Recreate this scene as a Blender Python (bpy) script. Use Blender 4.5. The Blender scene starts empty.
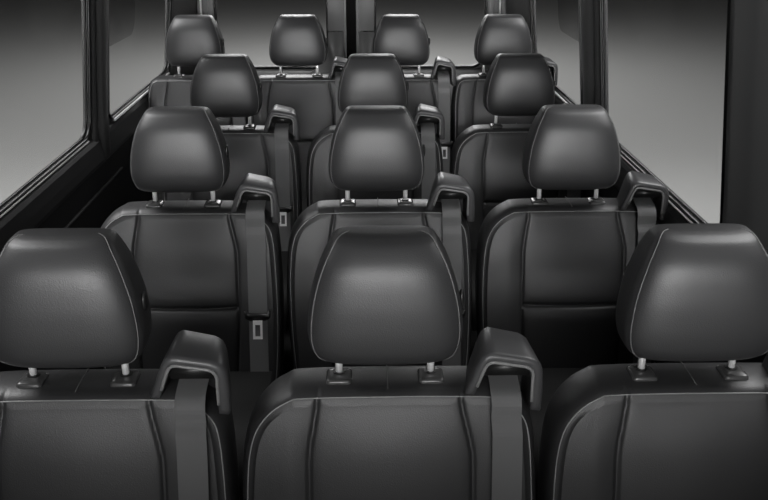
import bpy, bmesh, math, random
from mathutils import Vector, Matrix
PI = math.pi
SC = bpy.context.scene
C = SC.collection

# ------------------------------------------------------------ camera, world, lights, exposure
cam_d = bpy.data.cameras.new('camera'); cam = bpy.data.objects.new('camera', cam_d); C.objects.link(cam)
cam.location = (-.043, 0, 1.64)
cam.rotation_euler = (math.radians(90-20.75), 0, math.radians(-1.29))
cam_d.sensor_width = 36; cam_d.lens = 900/768*36; cam_d.clip_start = .01; cam_d.clip_end = 300
SC.camera = cam
SC.view_settings.view_transform = 'Standard'; SC.view_settings.look = 'None'
SC.view_settings.gamma = 1; SC.view_settings.exposure = 0.0

w = bpy.data.worlds.new('studio'); SC.world = w; w.use_nodes = True
w.node_tree.nodes['Background'].inputs[0].default_value = (.5, .5, .5, 1)
w.node_tree.nodes['Background'].inputs[1].default_value = .04

def area(name, loc, target, sx, sy, power, spread=180):
    d = bpy.data.lights.new(name, 'AREA'); d.shape = 'RECTANGLE'; d.size = sx; d.size_y = sy; d.energy = power
    d.spread = math.radians(spread)
    o = bpy.data.objects.new(name, d); C.objects.link(o); o.location = loc
    v = Vector(target)-Vector(loc); o.rotation_euler = v.to_track_quat('-Z', 'Y').to_euler()
    return o
area('front_softbox', (-.15, -1.2, 1.68), (0, 3, 1.48), 3.4, .40, 18, 42)
area('front_fill', (-.2, -2.0, 1.35), (0, 3, 1.1), 2.6, .7, 7)
area('left_studio_lamp', (-4.0, 3.2, 6.0), (-4.0, 3.21, 0), 3, 3, 520)
area('right_studio_lamp', (3.7, 3.0, 6.0), (3.7, 3.01, 0), 3, 3, 390)
area('rear_studio_lamp', (0, 13.0, 4.0), (0, 13.01, 0), 4, 2.5, 240)
area('left_strip', (-2.6, 3.0, 3.0), (0, 3.0, .9), 3.5, .8, 40)
area('right_strip', (2.4, 3.0, 3.0), (0, 3.0, .9), 3.5, .8, 40)
area('rear_strip', (-.1, 7.2, 2.6), (-.1, 3.0, 1.0), 2.4, 1.0, 100)

# ------------------------------------------------------------ materials
def nodes(m): return m.node_tree.nodes, m.node_tree.links
def mat(name, col, rough=.5, metal=0, spec=.5, bump=None, coat=0):
    m = bpy.data.materials.new(name); m.use_nodes = True
    N, L = nodes(m); b = N['Principled BSDF']
    b.inputs['Base Color'].default_value = (*col, 1); b.inputs['Roughness'].default_value = rough
    b.inputs['Metallic'].default_value = metal; b.inputs['Specular IOR Level'].default_value = spec
    b.inputs['Coat Weight'].default_value = coat
    if bump:
        kind, scale, strength, dist = bump
        tc = N.new('ShaderNodeTexCoord')
        if kind == 'leather':
            t = N.new('ShaderNodeTexVoronoi'); t.inputs['Scale'].default_value = scale
            t.feature = 'SMOOTH_F1'; out = t.outputs['Distance']
        elif kind == 'weave':
            t = N.new('ShaderNodeTexWave'); t.inputs['Scale'].default_value = scale; t.bands_direction = 'X'
            t.inputs['Distortion'].default_value = .6; t.inputs['Detail Scale'].default_value = 4
            out = t.outputs['Fac']
        else:
            t = N.new('ShaderNodeTexNoise'); t.inputs['Scale'].default_value = scale; t.inputs['Detail'].default_value = 3
            out = t.outputs['Fac']
        L.new(tc.outputs['Object'], t.inputs['Vector'])
        bp = N.new('ShaderNodeBump'); bp.inputs['Strength'].default_value = strength; bp.inputs['Distance'].default_value = dist
        L.new(out, bp.inputs['Height']); L.new(bp.outputs['Normal'], b.inputs['Normal'])
    return m
M = {}
M['leather'] = mat('black_leather', (.031, .031, .032), .44, spec=.6, bump=('leather', 600, .28, .0010))
M['thread'] = mat('grey_thread', (.32, .32, .32), .6)
M['stitch'] = mat('stitch_thread', (.13, .13, .13), .6)
M['pale'] = mat('pale_seal_glint', (.75, .75, .75), .4)  # own tone of the door seal; stands in for reflected light on window beads
M['cushion'] = mat('shade_dark_cushion', (.012, .012, .012), .6, spec=.25)  # darker than the leather: shade between the seats put into the colour
M['dkthread'] = mat('dark_thread', (.10, .10, .10), .6)
M['guide'] = mat('grey_plastic', (.060, .060, .062), .38, bump=('noise', 900, .15, .0005))
M['lip'] = mat('guide_lip_plastic', (.20, .20, .20), .35)
M['black'] = mat('black_plastic', (.012, .012, .012), .4)
M['sleeve'] = mat('sleeve_plastic', (.06, .06, .06), .25)
M['chrome'] = mat('chrome', (.95, .95, .95), .25, metal=.35)
M['steel'] = mat('buckle_steel', (.92, .92, .92), .4, metal=0, spec=.9)
M['belt'] = mat('belt_webbing', (.19, .19, .192), .55, bump=('weave', 200, .6, .0015))
M['trim'] = mat('pillar_trim', (.075, .075, .075), .42, bump=('noise', 500, .1, .0006))
M['ltrim'] = mat('rear_trim_plastic', (.26, .26, .26), .4)
M['mtrim'] = mat('rear_door_trim_plastic', (.085, .085, .085), .45)
M['sill'] = mat('sill_trim', (.035, .035, .036), .4)
M['lower'] = mat('lower_panel', (.012, .012, .013), .6, spec=.2, bump=('noise', 300, .15, .0008))
M['rubber'] = mat('window_rubber', (.008, .008, .008), .35)
M['strip'] = mat('bright_strip', (.6, .6, .6), .25, metal=1)
M['seal'] = mat('door_seal_rubber', (.004, .004, .004), .8, spec=.1)
M['roof'] = mat('headliner', (.05, .05, .05), .8)
M['carpet'] = mat('floor_mat', (.008, .008, .008), .8, bump=('noise', 200, .4, .003))
M['studio'] = mat('studio_floor_paint', (.42, .42, .41), .85)
g = bpy.data.materials.new('window_glass'); g.use_nodes = True
N, L = nodes(g); N.remove(N['Principled BSDF'])
tr = N.new('ShaderNodeBsdfTransparent'); tr.inputs[0].default_value = (.88, .88, .88, 1)
gl = N.new('ShaderNodeBsdfGlossy'); gl.inputs['Roughness'].default_value = .02; gl.inputs[0].default_value = (1, 1, 1, 1)
mx = N.new('ShaderNodeMixShader'); mx.inputs[0].default_value = .008
L.new(tr.outputs[0], mx.inputs[1]); L.new(gl.outputs[0], mx.inputs[2]); L.new(mx.outputs[0], N['Material Output'].inputs[0])
M['glass'] = g
g2 = g.copy(); g2.name = 'vent_glass'; M['vent'] = g2
g2.node_tree.nodes['Transparent BSDF'].inputs[0].default_value = (.84, .84, .84, 1)

# ------------------------------------------------------------ mesh helpers
def obj(name, bm, m, parent=None, smooth=True, loc=None):
    me = bpy.data.meshes.new(name)
    bmesh.ops.recalc_face_normals(bm, faces=bm.faces)
    for f in bm.faces: f.smooth = smooth
    bm.to_mesh(me); bm.free()
    me.materials.append(M[m] if isinstance(m, str) else m)
    o = bpy.data.objects.new(name, me); C.objects.link(o)
    if parent: o.parent = parent
    if loc: o.location = loc
    return o
def struct(o, label=None, cat=None):
    o['kind'] = 'structure'
    if label: o['label'] = label
    if cat: o['category'] = cat
    return o
def bevel(bm, w, seg=2, angle=30):
    es = [e for e in bm.edges if len(e.link_faces) == 2 and e.calc_face_angle(0) > math.radians(angle)]
    if es: bmesh.ops.bevel(bm, geom=es, offset=w, segments=seg, affect='EDGES', profile=.6)
def box(bm, x0, x1, y0, y1, z0, z1):
    vs = [bm.verts.new(p) for p in [(x0,y0,z0),(x1,y0,z0),(x1,y1,z0),(x0,y1,z0),(x0,y0,z1),(x1,y0,z1),(x1,y1,z1),(x0,y1,z1)]]
    for f in [(0,3,2,1),(4,5,6,7),(0,1,5,4),(1,2,6,5),(2,3,7,6),(3,0,4,7)]: bm.faces.new([vs[i] for i in f])
    return vs
def tube(bm, pts, r, seg=8, closed=False):
    pts = [Vector(p) for p in pts]; n = len(pts); rings = []
    prev = None
    for i, p in enumerate(pts):
        if closed: t = pts[(i+1) % n]-pts[i-1]
        else: t = pts[min(i+1, n-1)]-pts[max(i-1, 0)]
        t.normalize()
        if prev is None: prev = t.orthogonal().normalized()
        a = (prev - t*prev.dot(t)).normalized(); b = t.cross(a); prev = a
        rings.append([bm.verts.new(p + r*(math.cos(2*PI*k/seg)*a + math.sin(2*PI*k/seg)*b)) for k in range(seg)])
    m_ = n if closed else n-1
    for i in range(m_):
        A, B = rings[i], rings[(i+1) % n]
        for k in range(seg): bm.faces.new((A[k], A[(k+1) % seg], B[(k+1) % seg], B[k]))
    if not closed:
        bm.faces.new(rings[0][::-1]); bm.faces.new(rings[-1])
def catmull(P, n):
    """dense open spline through the points, n samples per span"""
    out = []; P = [Vector(p) for p in P]
    Q = [2*P[0]-P[1]] + P + [2*P[-1]-P[-2]]
    for i in range(1, len(Q)-2):
        a, b, c, d = Q[i-1:i+3]
        for k in range(n):
            t = k/n
            out.append(.5*((2*b)+(c-a)*t+(2*a-5*b+4*c-d)*t*t+(3*b-a-3*c+d)*t**3))
    out.append(P[-1]); return out
def resample(pts, n):
    L_ = [0]
    for a, b in zip(pts, pts[1:]): L_.append(L_[-1]+(b-a).length)
    out = []; j = 0
    for i in range(n):
        s = L_[-1]*i/(n-1)
        while j < len(pts)-2 and L_[j+1] < s: j += 1
        t = (s-L_[j])/max(1e-9, L_[j+1]-L_[j]); out.append(pts[j].lerp(pts[j+1], min(1, max(0, t))))
    return out
def prism(bm, poly, y0, y1):
    """poly in (x,z) extruded from y0 to y1"""
    A = [bm.verts.new((x, y0, z)) for x, z in poly]; B = [bm.verts.new((x, y1, z)) for x, z in poly]
    n = len(poly)
    for i in range(n): bm.faces.new((A[i], A[(i+1) % n], B[(i+1) % n], B[i]))
    fa = bm.faces.new(A[::-1]); fb = bm.faces.new(B)
    return fa, fb

# ------------------------------------------------------------ the seat
REC = .20                                   # recline: y shift per metre of height
def shear(z): return z*REC                  # z measured from the top of the backrest (negative downwards)
def sm(a, b, x):
    t = min(1, max(0, (x-a)/(b-a))); return t*t*(3-2*t)
def seam_x(side, z, sl, sr):
    t = sm(0, .13, -z); u = sm(.25, .5, -z)
    return (sl - .016*t + .01*u) if side < 0 else (sr + .022*t - .01*u)

def backrest_mesh(L_, R_, sl, sr):
    T = .054                                # half thickness
    left = [(-x if False else x, z) for x, z in L_]
    curve = [Vector((x, z)) for x, z in left]
    nL = len(L_)
    dense = catmull(curve + [Vector((x, z)) for x, z in R_], 14)
    iL, iR = (nL-3)*14, (nL+1)*14 + 14      # corners half way round the shoulders
    nu, nv = 150, 170
    sideL = resample(dense[:iL+1], nv); top = resample(dense[iL:iR+1], nu); sideR = resample(dense[iR:], nv)[::-1]
    bl, br = sideL[0], sideR[0]
    bot = [bl.lerp(br, i/(nu-1)) for i in range(nu)]
    ring = sideL[:-1] + top[:-1] + sideR[::-1][:-1] + bot[::-1][:-1]        # clockwise from bottom left
    n = len(ring)
    nor = []
    for i in range(n):
        t = (ring[(i+3) % n]-ring[i-3]).normalized(); nor.append(Vector((-t.y, t.x)))   # outward for clockwise
    Rr = .024; e = 2/2.7
    bm = bmesh.new()
    def P3(p, y): return (p.x, y + shear(p.y), p.y)
    def inset(k, ph):
        c = abs(math.cos(ph))**e; return ring[k]-nor[k]*Rr*(1-c)
    rings = []
    NP = 14
    for j in range(NP+1):
        ph = -PI/2 + PI*j/NP                # front (-y) to back (+y)
        s = math.copysign(abs(math.sin(ph))**e, ph)
        ring_ = []
        for k in range(n):
            q = inset(k, ph); y = s*T
            if j < 7 and q.y > -.5:
                for xs in (seam_x(-1, q.y, sl, sr), seam_x(1, q.y, sl, sr)):
                    y += .0065*math.exp(-((q.x-xs)/.0028)**2)*(1-j/7)
            ring_.append(bm.verts.new(P3(q, y)))
        rings.append(ring_)
    for j in range(NP):
        for k in range(n):
            bm.faces.new((rings[j][k], rings[j][(k+1) % n], rings[j+1][(k+1) % n], rings[j+1][k]))
    def fill(rg, sgn):
        I = [Vector((v.co.x, v.co.z)) for v in rg]
        o1, o2, o3 = nv-1, nv-1+nu-1, 2*(nv-1)+nu-1
        Lc = [I[i] for i in range(nv)]; Tc = [I[o1+i] for i in range(nu)]
        Rc = [I[o2+i] for i in range(nv)][::-1]; Bc = [I[(o3+i) % n] for i in range(nu)][::-1]
        grid = []
        for b in range(nv):
            row = []
            for a in range(nu):
                if b == 0: v = rg[(o3+nu-1-a) % n]
                elif b == nv-1: v = rg[o1+a]
                elif a == 0: v = rg[b]
                elif a == nu-1: v = rg[o2+nv-1-b]
                else:
                    u, w_ = a/(nu-1), b/(nv-1)
                    p = (1-w_)*Bc[a]+w_*Tc[a]+(1-u)*Lc[b]+u*Rc[b]-((1-u)*(1-w_)*Bc[0]+u*(1-w_)*Bc[-1]+(1-u)*w_*Tc[0]+u*w_*Tc[-1])
                    y = sgn*T
                    if sgn < 0:
                        d1 = min(a, nu-1-a)*.0032; d2 = (nv-1-b)*.0036; d = 1/math.sqrt(1/(d1*d1+1e-9)+1/(d2*d2+1e-9))
                        y -= .012*sm(-.01, .16, d)+.0005
                        x, z = p.x, p.y
                        xa, xb = seam_x(-1, z, sl, sr), seam_x(1, z, sl, sr)
                        gate = 1
                        for xs in (xa, xb):
                            g_ = abs(x-xs)
                            y += .0065*math.exp(-(g_/.0028)**2) + .0015*math.exp(-(g_/.012)**2)
                        if xa < x < xb:
                            gz = abs(z+.268)
                            ends = 1-math.exp(-((x-xa)/.006)**2)-math.exp(-((x-xb)/.006)**2)
                            y += (.010*math.exp(-(gz/.005)**2) + .003*math.exp(-(gz/.018)**2))*max(0, ends)
                            q = (x-xa)/(xb-xa); y -= .006*math.sin(PI*q)*sm(0, .10, d)
                        else:
                            y -= .005*sm(0, .05, min(abs(x-xa), abs(x-xb)))*sm(.03, .15, -z)
                    v = bm.verts.new(P3(p, y))
                row.append(v)
            grid.append(row)
        for b in range(nv-1):
            for a in range(nu-1):
                bm.faces.new((grid[b][a], grid[b][a+1], grid[b+1][a+1], grid[b+1][a]))
    fill(rings[0], -1); fill(rings[-1], 1)
    # piping follows the ring a little in front of the silhouette
    ph = -PI/2*.80; s = -abs(math.sin(ph))**e
    pip = []
    for k in range(0, 2*(nv-1)+nu-1, 3):
        q = inset(k, ph) + nor[k]*.0006
        pip.append(P3(q, s*T-.0006))
    pb = bmesh.new(); tube(pb, pip, .0012, 6)
    return bm, pb

HR = [(0,.055,.006,.022),(-.001,.072,-.008,.032),(-.005,.0815,-.022,.040),(-.016,.090,-.037,.046),(-.05,.108,-.056,.050),(-.10,.1235,-.066,.052),
      (-.145,.130,-.070,.050),(-.175,.1295,-.070,.046),(-.198,.123,-.066,.040),(-.213,.110,-.056,.032),(-.2215,.092,-.038,.02),(-.224,.065,-.016,.008)]
def headrest_rows():
    return catmull([Vector((a, b, c, d)) for a, b, c, d in HR], 6)
def hr_sec(row, th):
    z, w_, f, b = row; e = 2/4.4
    cx, sx = math.cos(th), math.sin(th)
    x = w_*math.copysign(abs(cx)**e, cx); yc, h = (f+b)/2, (b-f)/2
    crown = -.009*(1-(x/max(w_, 1e-4))**2) if sx < 0 else 0
    return (x, yc+h*math.copysign(abs(sx)**e, sx)+crown*min(1, h/.05), z)
def headrest_mesh():
    bm = bmesh.new(); n = 96; rings = []
    rows = headrest_rows()
    for r in rows:
        ring = []
        for k in range(n):
            x, y, z = hr_sec(r, 2*PI*k/n)
            # shallow seam valley where the front panel meets the side panels
            ring.append(bm.verts.new((x, y, z)))
        rings.append(ring)
    for A, B in zip(rings, rings[1:]):
        for k in range(n): bm.faces.new((A[k], B[k], B[(k+1) % n], A[(k+1) % n]))
    bm.faces.new(rings[0]); bm.faces.new(rings[-1][::-1])
    sbs = []
    for side in (-1, 1):
        sb = bmesh.new(); sbs.append(sb)
        pts = []
        for i, r in enumerate(rows[3:-8]):
            th = -PI/2 + side*math.radians(61)
            x, y, z = hr_sec(r, th); pts.append((x+side*.0002, y-.0003, z))
        tube(sb, pts, .0011, 6)
    return bm, sbs

def make_seat(name, L_, R_, sl, sr, gx, hb, gs=1, hs=1):
    """seat origin on the floor under the headrest; hb = height of backrest top"""
    root = bpy.data.objects.new(name, None); C.objects.link(root); root.empty_display_size = .1
    bmm, pb = backrest_mesh(L_, R_, sl, sr)
    br = obj('backrest', bmm, 'leather', root, loc=(0, 0, hb))
    pp = obj('piping', pb, 'thread', br); pp['label'] = 'light grey stitched piping'
    cs = bmesh.new()
    tube(cs, [(.004, -.045, -.0012), (.004, -.02, .0006), (.004, .0, .0008), (.004, .03, .0006), (.004, .045, -.001)], .0011, 6)
    obj('seam', cs, 'dkthread', br)
    hm, sb = headrest_mesh()
    hr = obj('headrest', hm, 'leather', root, loc=(0, 0, hb+.267*(1 if hs == 1 else .968)))
    hr.scale = (hs, 1, hs)
    for q in sb: obj('stitching', q, 'stitch', hr)
    b = bmesh.new()                                            # release button recess on the side
    bmesh.ops.create_uvsphere(b, u_segments=20, v_segments=10, radius=1)
    for v in b.verts: v.co = Vector((v.co.x*.005+.1285, v.co.y*.0105-.014, v.co.z*.018-.116))
    obj('release_button', b, 'black', hr)
    for s in (-1, 1):
        b = bmesh.new(); tube(b, [(s*.080, 0, -.01), (s*.080, 0, .075)], .0064, 16)
        obj('headrest_post', b, 'chrome', root, loc=(0, 0, hb))
        b = bmesh.new()
        secs = [(.0225, -.031, .017, -.008), (.0225, -.031, .017, .001), (.0215, -.030, .016, .0045), (.0185, -.027, .013, .0065), (.010, -.012, .010, .0070)]
        rg = []
        for hx, ya, yb, z in secs:
            cr = .007*hx/.0225; ring = []
            for cx_, cy_, a0 in ((hx-cr, ya+cr, -90), (hx-cr, yb-cr, 0), (-hx+cr, yb-cr, 90), (-hx+cr, ya+cr, 180)):
                for q in range(5):
                    a = math.radians(a0+90*q/4); ring.append(b.verts.new((s*.080+cx_+cr*math.cos(a), cy_+cr*math.sin(a), z)))
            rg.append(ring)
        for A, B in zip(rg, rg[1:]):
            for q in range(20): b.faces.new((A[q], A[(q+1) % 20], B[(q+1) % 20], B[q]))
        b.faces.new(rg[0][::-1]); b.faces.new(rg[-1])
        sl_ = obj('post_sleeve', b, 'sleeve', root, loc=(0, 0, hb))
        b = bmesh.new(); tube(b, [(s*.080, 0, .006), (s*.080, 0, .0090)], .0105, 20)
        obj('collar', b, 'black', sl_, smooth=False)
    # belt guide: a leaning arch over the shoulder
    gd = bmesh.new()
    poly_o = [(-.068,-.006),(-.047,.050),(-.038,.068),(-.026,.074),(.040,.063),(.056,.056),(.064,.042),(.067,.0),(.067,-.038)]
    poly_i = [(.046,-.036),(.046,-.01),(.046,.030),(.043,.040),(.034,.045),(-.020,.054),(-.028,.052),(-.033,.044),(-.050,-.006)]
    y0, y1 = -.064, .026
    O = resample([Vector(p) for p in poly_o], 30); I_ = resample([Vector(p) for p in poly_i][::-1], 30)
    # sections across the arch: outer/inner points at front and rear; rear is a little higher and narrower
    rs = []
    for o_, i_ in zip(O, I_):
        mid = (o_+i_)/2
        def bk(p): return Vector((p.x*.84, p.y*(1.10 if p.y > 0 else 1)))
        rs.append([gd.verts.new((i_.x, y0+.004, i_.y)), gd.verts.new((i_.x*.96+o_.x*.04, y0, i_.y*.96+o_.y*.04)), gd.verts.new((o_.x*.8+i_.x*.2, y0, o_.y*.8+i_.y*.2)),
                   gd.verts.new((o_.x, y0+.008, o_.y)), gd.verts.new((bk(o_).x, y1-.006, bk(o_).y)), gd.verts.new((bk(o_*.97).x, y1, bk(o_*.97).y)), gd.verts.new((bk(i_).x, y1, bk(i_).y))])
    for A, B in zip(rs, rs[1:]):
        for k in range(7): gd.faces.new((A[k], A[(k+1) % 7], B[(k+1) % 7], B[k]))
    gd.faces.new(rs[0]); gd.faces.new(rs[-1][::-1])
    guide = obj('belt_guide', gd, 'guide', root, loc=(gx, 0, hb))
    ip = bmesh.new(); prism(ip, [(-.050,-.006),(-.036,.040),(-.026,.056),(.036,.048),(.048,.034),(.050,-.04),(.0,-.03)], .004, .022)
    obj('guide_insert', ip, 'guide', guide)
    ip = bmesh.new(); box(ip, -.030, .042, .000, .006, .006, .050); bevel(ip, .003)
    obj('belt_slot', ip, 'black', guide)
    ip = bmesh.new(); box(ip, -.034, .044, -.050, -.012, .024, .046); bevel(ip, .002)
    obj('slot_lip', ip, 'black', guide)
    guide.scale = (gs, 1, 1)
    lp_ = bmesh.new(); tube(lp_, [(p.x*1.03+(.0 if p.y>0 else 0), y0+.0012, p.y*1.0+.002) for p in I_[2:-2]], .0032, 8)
    obj('guide_lip', lp_, 'lip', guide)
    # belt
    path = [(.004,.016),(-.030,.010),(-.056,.004),(-.074,-.004),(-.0825,-.018),(-.0835,-.042)]
    pts = [Vector((y, z)) for y, z in path]
    zz = -.06
    while zz > -.60:
        off = -.084 - .001*sm(.05, .2, -zz)
        pts.append(Vector((off+shear(zz), zz))); zz -= .02
    dn = [p for p in catmull(pts, 3)]
    bb = bmesh.new(); W2 = .0255; rr = []
    for i, p in enumerate(dn):
        t = (dn[min(i+1, len(dn)-1)]-dn[max(i-1, 0)]).normalized(); nn = Vector((t.y, -t.x))*.0007
        cx = .002+ .002*sm(0, .1, -p.y)
        rr.append([bb.verts.new((cx-W2, p.x+nn.x, p.y+nn.y)), bb.verts.new((cx+W2, p.x+nn.x, p.y+nn.y)), bb.verts.new((cx+W2, p.x-nn.x, p.y-nn.y)), bb.verts.new((cx-W2, p.x-nn.x, p.y-nn.y))])
    for A, B in zip(rr, rr[1:]):
        for k in range(4): bb.faces.new((A[k], A[(k+1) % 4], B[(k+1) % 4], B[k]))
    bb.faces.new(rr[0]); bb.faces.new(rr[-1][::-1])
    belt = obj('seat_belt', bb, 'belt', root, smooth=False, loc=(gx, 0, hb))
    zt = -.275; yt = -.094+shear(zt)
    tb = bmesh.new(); prism(tb, [(-.036,.012),(-.030,.014),(-.027,.006),(.027,.006),(.030,.014),(.036,.012),(.034,-.006),(.020,-.014),(-.020,-.014),(-.034,-.006)], -.006, .004)
    bevel(tb, .0015, 2)
    tg = obj('belt_tongue', tb, 'black', belt, loc=(.004, yt, zt))
    lb = bmesh.new()
    o4 = [(-.0130,-.012),(.0130,-.012),(.0130,-.064),(-.0130,-.064)]; i4 = [(-.0068,-.024),(.0068,-.024),(.0068,-.056),(-.0068,-.056)]
    lay = []
    for y in (-.0035, -.0010):
        lay.append(([lb.verts.new((x, y, z)) for x, z in o4], [lb.verts.new((x, y, z)) for x, z in i4]))
    for k in range(4):
        k2 = (k+1) % 4
        lb.faces.new((lay[0][0][k], lay[0][0][k2], lay[0][1][k2], lay[0][1][k])); lb.faces.new((lay[1][0][k], lay[1][1][k], lay[1][1][k2], lay[1][0][k2]))
        lb.faces.new((lay[0][0][k], lay[1][0][k], lay[1][0][k2], lay[0][0][k2])); lb.faces.new((lay[0][1][k], lay[0][1][k2], lay[1][1][k2], lay[1][1][k]))
    lt = obj('latch_plate', lb, 'steel', belt, smooth=False, loc=(.004, yt-.003, zt)); lt.rotation_euler.x = -math.radians(15); lt['label'] = 'bright metal latch plate with a slot'
    # cushion, base, legs
    x0, x1 = L_[0][0], R_[-1][0]
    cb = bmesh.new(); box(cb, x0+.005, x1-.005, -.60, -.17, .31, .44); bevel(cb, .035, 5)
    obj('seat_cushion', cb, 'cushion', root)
    fb = bmesh.new(); box(fb, x0+.05, x1-.05, -.55, -.14, .25, .305); bevel(fb, .008)
    obj('seat_frame', fb, 'black', root)
    for xx in (x0+.08, x1-.12):
        lb = bmesh.new(); box(lb, xx, xx+.04, -.50, -.16, 0, .25); bevel(lb, .006)
        obj('leg', lb, 'black', root)
    return root

def copy_tree(o, parent=None):
    c = o.copy(); C.objects.link(c)
    if parent: c.parent = parent
    for ch in [x for x in ALL[o.name]]: copy_tree(ch, c)
    return c

LA = [(-.222,-.60),(-.241,-.45),(-.251,-.32),(-.253,-.20),(-.245,-.10),(-.221,-.045),(-.177,-.010),(-.12,0)]
RA = [(.15,0),(.200,-.008),(.240,-.034),(.259,-.08),(.267,-.20),(.268,-.32),(.262,-.45),(.245,-.60)]
LB = [(-.195,-.60),(-.212,-.45),(-.219,-.32),(-.220,-.20),(-.219,-.10),(-.208,-.035),(-.185,-.007),(-.13,0)]
RB = [(.15,0),(.190,-.006),(.214,-.030),(.222,-.09),(.224,-.20),(.224,-.32),(.220,-.45),(.207,-.60)]

# ------------------------------------------------------------ van shell
XL, XR = -1.0, .8                      # inner faces of the walls at the belt line
BELT = .895; LEAN = .10
YF, YB = .75, 4.75; ZC = 1.95; CX = -.105
def wall_x(side, z, inward=0.0):
    base = XL if side < 0 else XR
    return base - side*(LEAN*max(0, z-BELT) + inward)
def rrect(y0, y1, z0, z1, r, n=8):
    pts = []
    for cy, cz, a0 in ((y1-r, z0+r, -90), (y1-r, z1-r, 0), (y0+r, z1-r, 90), (y0+r, z0+r, 180)):
        for k in range(n+1):
            a = math.radians(a0+90*k/n); pts.append((cy+r*math.cos(a), cz+r*math.sin(a)))
    return pts
def panel_with_holes(outer, holes, fn, thick):
    """outer and holes in 2-D, fn(p, d) gives the 3-D point at depth d"""
    bm = bmesh.new(); loops = []
    for lp in [outer]+holes:
        vs = [bm.verts.new((p[0], p[1], 0)) for p in lp]
        for i in range(len(vs)): bm.edges.new((vs[i], vs[(i+1) % len(vs)]))
        loops.append(vs)
    bmesh.ops.triangle_fill(bm, edges=bm.edges[:], use_beauty=True, use_dissolve=False)
    front = bm.faces[:]
    res = bmesh.ops.extrude_face_region(bm, geom=front)
    back = {v for v in res['geom'] if isinstance(v, bmesh.types.BMVert)}
    for v in bm.verts:
        p = (v.co.x, v.co.y); v.co = Vector(fn(p, thick if v in back else 0))
    for f in front:
        if f.is_valid and not any(v in back for v in f.verts): pass
    return bm
Z1 = 1.82
wn = 0; tn = 0
for side, nm in ((-1, 'left'), (1, 'right')):
    CS = 3.33 if side < 0 else 3.40          # where the rear side window starts
    WIN = [(.86, 1.68), (1.97, 3.10), (CS, 4.47)]
    def fw(p, d): return (wall_x(side, p[1], -.0-d), p[0], p[1])
    holes = [rrect(a, b, BELT+.005, Z1, .07) for a, b in WIN]
    bm = panel_with_holes([(YF, .80), (YB+.05, .80), (YB+.05, ZC), (YF, ZC)], holes, fw, .022)
    struct(obj('wall_'+nm, bm, 'trim', smooth=False), 'dark upper side wall of the van with window openings on the '+nm, 'wall')
    # lower wall panel with a ledge (profile extruded along Y)
    prof = [(-.04, 0), (.012, 0), (.014, .45), (.013, .60), (.012, .80), (.010, .830), (.006, .838), (.002, .842), (0, .88), (-.04, .88)]
    b = bmesh.new()
    A = [b.verts.new((wall_x(side, z, i), YF, z)) for i, z in prof]; B = [b.verts.new((wall_x(side, z, i), YB-.02, z)) for i, z in prof]
    for k in range(len(prof)): b.faces.new((A[k], A[(k+1) % len(prof)], B[(k+1) % len(prof)], B[k]))
    b.faces.new(A); b.faces.new(B[::-1])
    tn += 1
    struct(obj('trim_%d' % tn, b, 'lower', smooth=False), 'dark lower side panel with ledge under the windows on the '+nm, 'trim')
    b = bmesh.new()                         # sill band that frames the windows from below
    prof = [(0, .884), (.010, .880), (.017, .868), (.021, .83), (.022, .80), (.018, .785), (0, .782)]
    A = [b.verts.new((wall_x(side, z, i), YF, z)) for i, z in prof]; B = [b.verts.new((wall_x(side, z, i), 4.46, z)) for i, z in prof]
    for k in range(len(prof)): b.faces.new((A[k], A[(k+1) % len(prof)], B[(k+1) % len(prof)], B[k]))
    b.faces.new(A); b.faces.new(B[::-1]); tn += 1
    struct(obj('trim_%d' % tn, b, 'sill', smooth=False), 'dark grey sill band running under the windows on the '+nm, 'trim')
    b = bmesh.new(); tube(b, [(wall_x(side, .70, .016), y, .70) for y in (YF, 3.4)], .006, 8); tn += 1
    struct(obj('trim_%d' % tn, b, 'lower'), 'thin dark rib on the lower side panel on the '+nm, 'trim')
    for wi, (a, b_) in enumerate(WIN):
        wn += 1
        lp = rrect(a-.004, b_+.004, BELT, Z1+.004, .074)
        b = bmesh.new()
        va = [b.verts.new((wall_x(side, z, -.012), y, z)) for y, z in lp]; vb = [b.verts.new((wall_x(side, z, -.016), y, z)) for y, z in lp]
        b.faces.new(va); b.faces.new(vb[::-1])
        for k in range(len(lp)): b.faces.new((va[k], va[(k+1) % len(lp)], vb[(k+1) % len(lp)], vb[k]))
        win = struct(obj('window_%d' % wn, b, 'glass', smooth=False), 'side window pane on the '+nm+(' nearest the cab', ' between the two side pillars', ' beside the rear row')[wi], 'window')
        b = bmesh.new(); tube(b, [(wall_x(side, z, .002), y, z) for y, z in rrect(a, b_, BELT+.003, Z1, .07)], .006, 8, closed=True)
        obj('window_gasket', b, 'rubber', win)
        b = bmesh.new(); tube(b, [(wall_x(side, z, -.010), y, z) for y, z in rrect(a+.002, b_-.002, BELT+.009, Z1-.004, .068)], .004, 8, closed=True)
        obj('window_frame', b, 'rubber', win)
        # bead along the bottom, its reflected glint put into the pale colour
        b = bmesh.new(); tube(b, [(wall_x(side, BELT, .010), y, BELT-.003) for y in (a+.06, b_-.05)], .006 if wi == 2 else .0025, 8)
        obj('painted_glint_bead', b, 'pale', win)
        if wi == 2:
            vp_ = rrect(a+.01, a+.46, BELT+.27, Z1, .07)
            b = bmesh.new()
            va = [b.verts.new((wall_x(side, z, -.007), y, z)) for y, z in vp_]; vb = [b.verts.new((wall_x(side, z, -.009), y, z)) for y, z in vp_]
            b.faces.new(va); b.faces.new(vb[::-1])
            for k in range(len(vp_)): b.faces.new((va[k], va[(k+1) % len(vp_)], vb[(k+1) % len(vp_)], vb[k]))
            obj('vent_pane', b, 'vent', win, smooth=False)
    # pillar covers with raised ridges
    k_ = (CS-3.10)/.295
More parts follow.
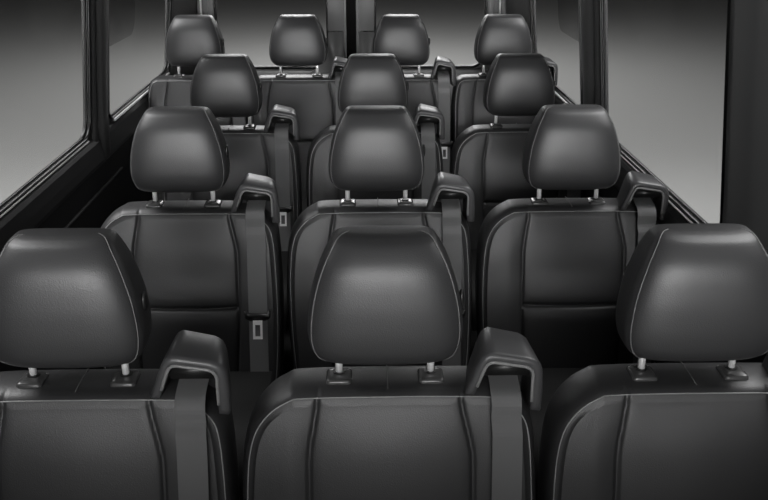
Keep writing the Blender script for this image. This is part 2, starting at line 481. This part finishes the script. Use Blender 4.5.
    for (a, b_, prof, nm2) in ((1.68, 1.96, [(.02,0),(.03,.008),(.13,.010),(.175,.034),(.20,.036),(.255,.010),(.28,0)], 'nearest the cab'),
                          (3.10, CS, [(y*k_, i) for y, i in [(.010,0),(.014,.006),(.050,.012),(.058,.004),(.075,.006),(.090,.020),(.17,.022),(.22,.016),(.232,.006),(.265,.008),(.290,0)]], 'between the two side windows'),
                          (4.47, 4.75, [(.010,0),(.015,.008),(.035,.014),(.10,.04),(.24,.085),(.27,.085),(.27,0)], 'in the rear corner')):
        b = bmesh.new(); A = []; Bv = []; Cv = []
        # flares slightly inwards toward its foot
        levels = [(.80, .004, .0), (.94, .002, .0), (1.1, 0, 0), (1.5, 0, 0), (ZC, 0, 0)]
        rows = []
        for z, ex, ey in levels:
            rows.append([b.verts.new((wall_x(side, z, i+ex*(i > 0)), a+y, z)) for y, i in prof])
        for r1, r2 in zip(rows, rows[1:]):
            for k in range(len(prof)): b.faces.new((r1[k], r1[(k+1) % len(prof)], r2[(k+1) % len(prof)], r2[k]))
        b.faces.new(rows[0]); b.faces.new(rows[-1][::-1])
        bevel(b, .004, 2, 15)
        tn += 1
        struct(obj('trim_%d' % tn, b, 'trim'), 'dark plastic pillar cover '+nm2+' on the '+nm, 'trim')
for side, nm, ye in ((-1, 'left', 3.33), (1, 'right', 3.40)):
    b = bmesh.new(); rows = []
    for z in (.93, 1.4, ZC):
        rows.append([b.verts.new((wall_x(side, z, i), y, z)) for y, i in ((ye-.045, .004), (ye-.042, .012), (ye-.010, .012), (ye-.006, .004))])
    for r1, r2 in zip(rows, rows[1:]):
        for k in range(4): b.faces.new((r1[k], r1[(k+1) % 4], r2[(k+1) % 4], r2[k]))
    b.faces.new(rows[0]); b.faces.new(rows[-1][::-1]); tn += 1
    struct(obj('trim_%d' % tn, b, 'ltrim'), 'paler upright strip on the rear edge of the pillar between the windows on the '+nm, 'trim')
# floor, ceiling
b = bmesh.new(); box(b, XL-.05, XR+.05, YF, YB+.05, -.08, 0); struct(obj('floor', b, 'carpet', smooth=False), 'dark van floor under the seats', 'floor')
b = bmesh.new(); box(b, XL+.02, XR-.02, YF, YB+.05, ZC, ZC+.05); struct(obj('ceiling', b, 'roof', smooth=False), 'grey headliner', 'ceiling')
# rear doors: two leaves with a window each and a dark gap in the middle
b = bmesh.new(); box(b, CX-.05, CX+.05, YB+.03, YB+.07, 0, ZC); 
struct(obj('wall_back', b, 'seal', smooth=False), 'black seal strip between the two rear doors', 'wall')
for i, s in enumerate((-1, 1)):
    X = lambda x: CX + s*x
    bm = panel_with_holes([(.026, 0), (.93, 0), (.93, .8), (.88, ZC), (.026, ZC)], [rrect(.125, .69, .868, Z1, .07)], lambda p, d: (X(p[0]), YB+d, p[1]), .05)
    d = struct(obj('door_%d' % (i+1), bm, 'mtrim', smooth=False), ('left', 'right')[i]+' rear door with large window', 'door')
    b = bmesh.new(); box(b, min(X(.12), X(.70)), max(X(.12), X(.70)), YB+.028, YB+.033, .845, Z1+.005)
    obj('window_pane', b, 'glass', d, smooth=False)
    b = bmesh.new(); tube(b, [(X(x), YB-.002, z) for x, z in rrect(.122, .693, .865, Z1, .07)], .007, 8, closed=True)
    obj('window_gasket', b, 'rubber', d)
    # inner post covers: upper piece, lower flared piece
    b = bmesh.new(); box(b, min(X(.040), X(.118)), max(X(.040), X(.118)), YB-.035, YB-.001, 1.056, ZC); bevel(b, .008, 3)
    obj('post_cover', b, 'ltrim', d)
    b = bmesh.new()
    pr = [(.040, .70), (.20, .70), (.30, .80), (.20, .852), (.145, .90), (.122, .98), (.118, 1.05), (.040, 1.05)]
    f_, _ = prism(b, [(X(x), z) for x, z in pr], YB-.040, YB-.001); bevel(b, .006, 3)
    obj('lower_post_cover', b, 'mtrim', d)
    # outer frame and the bright edge beside it
    b = bmesh.new(); box(b, min(X(.698), X(.728)), max(X(.698), X(.728)), YB-.02, YB-.001, .80, ZC); bevel(b, .003)
    obj('edge_cover', b, 'ltrim', d)
    b = bmesh.new(); tube(b, [(X(.765), YB-.03, .80), (X(.757), YB-.03, 1.4), (X(.752), YB-.03, ZC)], .0055, 8)
    obj('seal_bead', b, 'pale', d)
    # sill under the window
    b = bmesh.new(); prof = [(YB-.001, .858), (YB-.03, .85), (YB-.07, .82), (YB-.10, .74), (YB-.10, .3), (YB-.001, .3)]
    vs = [[b.verts.new((X(xx), y, z)) for y, z in prof] for xx in (.06, .86)]
    for k in range(len(prof)): b.faces.new((vs[0][k], vs[0][(k+1) % len(prof)], vs[1][(k+1) % len(prof)], vs[1][k]))
    b.faces.new(vs[0]); b.faces.new(vs[1][::-1]); bevel(b, .006)
    obj('sill_panel', b, 'ltrim', d)
# studio floor outside
b = bmesh.new(); box(b, -60, 60, -10, 90, -.75, -.55)
struct(obj('studio_floor', b, 'studio', smooth=False), 'grey studio floor seen through the windows', 'floor')

# ------------------------------------------------------------ seats
protoA = make_seat('passenger_seat', LA, RA, -.116, .128, .201, .875)
protoB = make_seat('passenger_seat', LB, RB, -.118, .130, .183, .955, .84, .955)
ALL = {}
def kids(o):
    ALL[o.name] = [c for c in bpy.data.objects if c.parent == o]
    for c in ALL[o.name]: kids(c)
kids(protoA); kids(protoB)
rowsA = [(1.40, (-.541, -.010, .522)), (2.395, (-.543, -.010, .524)), (3.335, (-.551, -.010, .534))]
LAB = {
 (0,0): 'large black leather seat at the lower left, in the nearest row',
 (0,1): 'large black leather seat at the bottom centre, in the nearest row',
 (0,2): 'large black leather seat at the lower right, in the nearest row',
 (1,0): 'black leather seat at the left in the second row, bright belt latch beside it',
 (1,1): 'black leather middle seat of the second row, behind the nearest centre headrest',
 (1,2): 'black leather seat at the right in the second row, crease across its backrest',
 (2,0): 'small black leather seat at the left of the third row',
 (2,1): 'small black leather middle seat of the third row',
 (2,2): 'small black leather seat at the right of the third row'}
first = True
for r, (y, xs) in enumerate(rowsA):
    for c, x in enumerate(xs):
        o = protoA if first else copy_tree(protoA); first = False
        o.location = (x, y, 0); o['label'] = LAB[(r, c)]; o['category'] = 'seat'
        o['group'] = 'separate passenger seats in rows of three'
LB4 = ['leftmost black leather seat of the rear row, at the left rear corner',
       'second black seat from the left in the rear row, before the left rear window',
       'third black seat from the left in the rear row, before the right rear window',
       'rightmost black leather seat of the rear row, at the right rear corner']
for k in range(4):
    o = protoB if k == 0 else copy_tree(protoB)
    o.location = (-.103+.446*(k-1.5), 3.985, 0); o['label'] = LB4[k]; o['category'] = 'seat'; o['group'] = 'four seats across the rear row'
